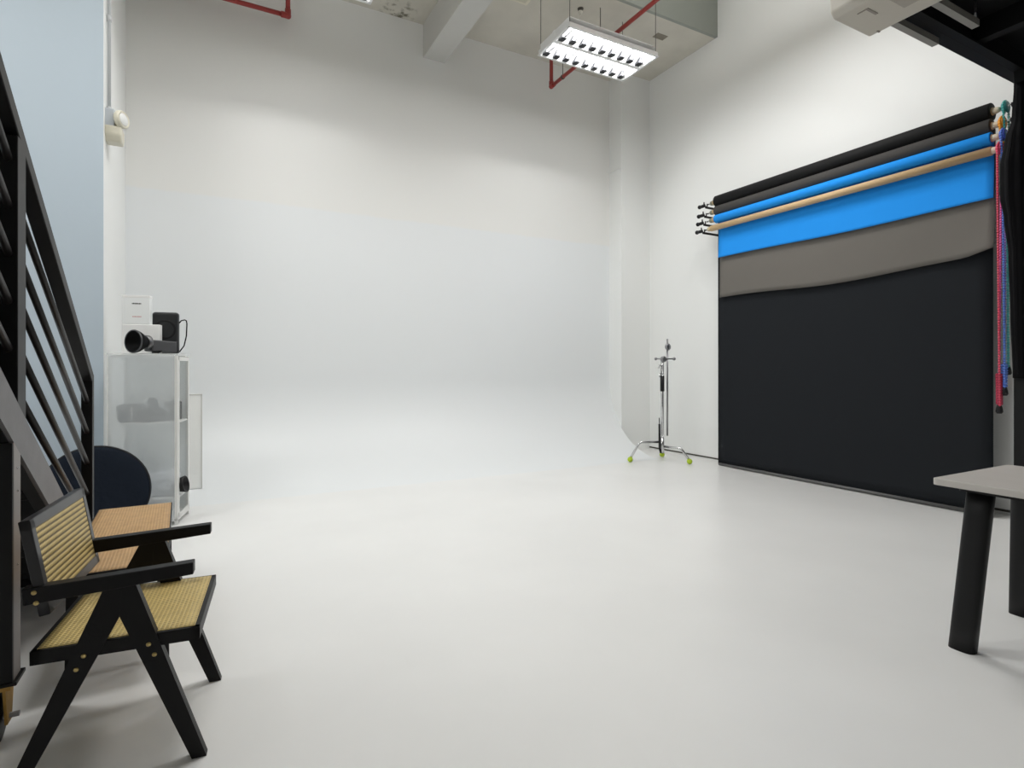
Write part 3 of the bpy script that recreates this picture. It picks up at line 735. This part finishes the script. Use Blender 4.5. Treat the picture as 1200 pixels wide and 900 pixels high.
# bead chains hanging from the chain wheels
CHL = [(0, 1.20, 'teal bead chain at the right end of the rack, nearest the drape', .03), (1, 2.86, 'short orange bead chain looped at the right end of the rack', .0),
       (2, 1.04, 'blue bead chain hanging between the pink and teal chains', .0), (3, .90, 'pink and red bead chain, longest of the hanging chains', .0)]
def bead_string(g, pts, pitch, r):
    acc = 0
    for a, b in zip(pts, pts[1:]):
        a, b = Vector(a), Vector(b); L_ = (b-a).length; d = (b-a)/L_; s = acc
        while s < L_:
            tbm = bmesh.new(); bmesh.ops.create_icosphere(tbm, subdivisions=1, radius=r)
            for f_ in tbm.faces: f_.smooth = True
            M = axisM(a+d*s, d) @ Matrix.Diagonal((1, 1, 1.15, 1))
            g._merge(tbm, M); s += pitch
        acc = s-L_
YC = [2.02, 2.03, 2.00, 2.03]
chain_y = []
for i, zb_, lab, off in CHL:
    x, z, r, yl, yr = RO[i]; y = yr-WO[i]
    t = thing('bead_chain', lab, 'chain', (x, y, zb_), 0, 'bead chains')
    col = [mat('bead_teal', (.06, .38, .36), .35), mat('bead_orange', (.85, .36, .03), .35), mat('bead_blue', (.10, .20, .62), .35), mat('bead_red', (.70, .07, .13), .35)][i]
    yy = [y-.015, y, y-.005, y+.005][i]; xx = x - .0
    rr = .047
    top = [(x+rr*math.cos(a), y, z+rr*math.sin(a)) for a in [PI*k/8 for k in range(9)]]
    zm = z-.35 if z-.35 > zb_+.1 else (z+zb_)/2
    for sgn, nm in ((1, 'strand'), (-1, 'strand')):
        g = MB(); half = top[:5] if sgn > 0 else top[4:][::-1]
        pts = half[::-1] + [(x+sgn*.030, yy, zm), (x+sgn*.013, yy+sgn*.008, zb_)]
        bead_string(g, pts, .0200, .0100)
        g.tube(pts, .0022, 5)
        g.build(nm, col if sgn < 0 else [mat('bead_teal_pale', (.20, .50, .46), .35), col, mat('bead_violet', (.30, .15, .50), .35), mat('bead_pink', (.75, .10, .35), .35)][i], t)
    if i != 1:
        MB().lathe([(0, .03), (.012, .028), (.02, .0), (.024, -.03), (.016, -.045), (0, -.045)], Matrix.Translation((x, yy, zb_-.01)), 14).build('weight', black_plastic, t)
    if i == 3:
        bn = MB()
        for k in range(16):
            a = k*2.4; bead_string(bn, [(x+.018*math.cos(a), yy+.016*math.sin(a), zb_+.25-.002*k), (x+.014*math.cos(a+.6), yy+.014*math.sin(a+.6), zb_+.02)], .0200, .0095)
        bn.build('bundled_end', mat('bead_dark_red', (.38, .02, .06), .4), t)
    if i == 2:
        bn = MB()
        for k in range(8):
            a = k*2.4; bead_string(bn, [(x+.016*math.cos(a), yy+.014*math.sin(a), zb_+.18), (x+.012*math.cos(a+.6), yy+.012*math.sin(a+.6), zb_+.02)], .0200, .0095)
        bn.build('bundled_end', col, t)
g = MB(); g.box((W-.05, 1.90, .90), (W, 1.985, 1.16), .01)
tag(g.build('switch_box', black_plastic), 'black box on the white wall behind the ends of the bead chains', 'box')

# ------------------------------------------------------------------ C-stand in the far right corner
ball_m = mat('tennis_ball', (.45, .60, .04), .9, bump=.4, bscale=200)
SX, SY = 5.12, 5.45
t = thing('light_stand', 'chrome C-stand with yellow-green balls on its feet, left of the backdrop', 'stand', (SX, SY, 0))
feet = [Vector((4.72, 5.60, 0)), Vector((5.27, 5.13, 0)), Vector((5.37, 5.72, 0))]
hz = [.250, .190, .150]
for ft, h in zip(feet, hz):
    c0 = Vector((SX, SY, 0)); d = (ft-c0); L_ = d.length; d.normalize()
    k1 = c0+d*(L_*.66); k2 = c0+d*(L_*.74)
    lg = MB().tube([(c0.x, c0.y, h), (k1.x, k1.y, h), (k2.x, k2.y, h-.025), (ft.x, ft.y, .045)], .015, 10).build('leg', chrome, t)
    MB().ball((ft.x, ft.y, .034), .034, 3).build('tennis_ball', ball_m, lg)
for z0, z1 in ((.13, .17), (.18, .21), (.225, .275)):
    pass
MB().tube([(SX, SY, .11), (SX, SY, .30)], .026, 12).build('leg_hub', chrome, t)
MB().tube([(SX, SY, .12), (SX, SY, 1.30)], .020, 12).build('column', chrome, t)
MB().tube([(SX, SY, .90), (SX, SY, 1.10)], .027, 12).build('collar', black_plastic, t)
MB().tube([(SX, SY, 1.10), (SX, SY, 1.24)], .020, 12).tube([(SX, SY, 1.22), (SX-.075, SY-.02, 1.235)], .008, 8).tube([(SX, SY, 1.13), (SX-.075, SY-.02, 1.12)], .008, 8).tube([(SX-.075, SY-.02, 1.235), (SX-.08, SY-.02, 1.19)], .010, 8).tube([(SX-.075, SY-.02, 1.12), (SX-.06, SY-.02, 1.08)], .010, 8).build('locking_knobs', chrome, t)
hd = axisM((SX+.01, SY-.02, 1.31), (.87, -.5, 0))
MB().lathe([(0, -.02), (.034, -.02), (.038, -.008), (.038, .022), (.034, .03), (0, .03)], axisM((SX+.015, SY, 1.31), (0, -1, 0)), 20).tube([(SX-.075, SY+.03, 1.315), (SX+.13, SY-.075, 1.315)], .009, 8).ball((SX-.08, SY+.032, 1.315), .020).ball((SX+.13, SY-.075, 1.315), .022).build('grip_head', dark_chrome, t)
AX, AY = SX+.058, SY-.03
MB().tube([(AX, AY, .33), (AX+.0, AY, 1.57)], .012, 10).build('boom_arm', dark_chrome, t)
MB().lathe([(0, -.022), (.03, -.022), (.043, -.006), (.043, .01), (.03, .022), (0, .022)], axisM((AX, AY-.01, 1.468), (0, -1, 0)), 20).build('arm_knuckle', dark_chrome, t)
MB().tube([(SX-.045, SY, .16), (SX-.048, SY, .48)], .014, 10).tube([(SX-.048, SY, .48), (SX-.05, SY, .56)], .006, 8).tube([(SX-.045, SY, .17), (SX-.03, SY, .115), (SX, SY, .115)], .012, 8).build('folded_handle', black_plastic, t)

# ------------------------------------------------------------------ table at the right edge
t = thing('table', 'light grey table with black rounded legs at the right edge', 'table', (3.13, .5, 0))
x0, x1, y0, y1, rc = 2.775, 3.49, -.35, 1.297, .022
def rrect(x0, x1, y0, y1, r, n=6):
    p = []
    for cx, cy, a0 in ((x1-r, y1-r, 0), (x0+r, y1-r, PI/2), (x0+r, y0+r, PI), (x1-r, y0+r, 1.5*PI)):
        p += [(cx+r*math.cos(a0+PI/2*k/n), cy+r*math.sin(a0+PI/2*k/n)) for k in range(n+1)]
    return p
MB().prism(rrect(x0, x1, y0, y1, rc), 'z', .692, .72, .002).build('tabletop', mat('grey_laminate', (.50, .475, .445), .4, var=.02, vscale=8), t)
MB().prism(rrect(x0+.06, x1-.06, y0+.06, y1-.075, .01), 'z', .672, .692).build('under_frame', black_steel, t)
leg_m = mat('black_lacquer', (.008, .008, .0085), .45, spec=.25)
def tleg(bx, by, tx, ty):
    g = MB(); tb = bmesh.new(); n = 24; rings = []
    for k in range(7):
        u = k/6; cx = bx+(tx-bx)*u; cy = by+(ty-by)*u
        a_, b_ = .034, .048
        rings.append([tb.verts.new((cx+a_*math.cos(q)*abs(math.cos(q))**-.35 if abs(math.cos(q)) > 1e-3 else cx, cy+b_*math.sin(q)*abs(math.sin(q))**-.35 if abs(math.sin(q)) > 1e-3 else cy, .68*u)) for q in [2*PI*j/n+.05 for j in range(n)]])
    for A_, B_ in zip(rings, rings[1:]):
        for j in range(n):
            f_ = tb.faces.new((A_[j], A_[(j+1) % n], B_[(j+1) % n], B_[j])); f_.smooth = True
    tb.faces.new(rings[0][::-1]); tb.faces.new(rings[-1]); bmesh.ops.recalc_face_normals(tb, faces=tb.faces)
    g._merge(tb); return g
for b_, tp_ in (((2.83, 1.205), (2.895, 1.165)), ((3.475, 1.235), (3.405, 1.20)), ((2.83, -.27), (2.895, -.23)), ((3.45, -.29), (3.375, -.25))):
    tleg(*b_, *tp_).build('leg', leg_m, t)

# ------------------------------------------------------------------ camera and view
F, CY = 660., 431.
cam = bpy.data.cameras.new('camera'); co = bpy.data.objects.new('camera', cam); COL.objects.link(co)
cam.sensor_width = 36; cam.sensor_fit = 'HORIZONTAL'; cam.lens = 36*F/1200
cam.shift_y = (CY-450)/1200
cam.clip_start = .05
co.location = (0, 0, 1.2); co.rotation_euler = (PI/2, 0, -math.atan(355/F))
S.camera = co
w = bpy.data.worlds.new('world'); S.world = w; w.use_nodes = True
w.node_tree.nodes['Background'].inputs[0].default_value = (.6, .65, .7, 1); w.node_tree.nodes['Background'].inputs[1].default_value = .05
vs = S.view_settings
vs.view_transform = 'Standard'; vs.look = 'None'; vs.gamma = 1; vs.use_curve_mapping = False
vs.exposure = -0.08
c_ = S.cycles
c_.use_denoising = True; c_.max_bounces = 10; c_.diffuse_bounces = 6; c_.glossy_bounces = 4; c_.transmission_bounces = 8; c_.transparent_max_bounces = 12
c_.sample_clamp_indirect = 8; c_.caustics_reflective = False; c_.caustics_refractive = False
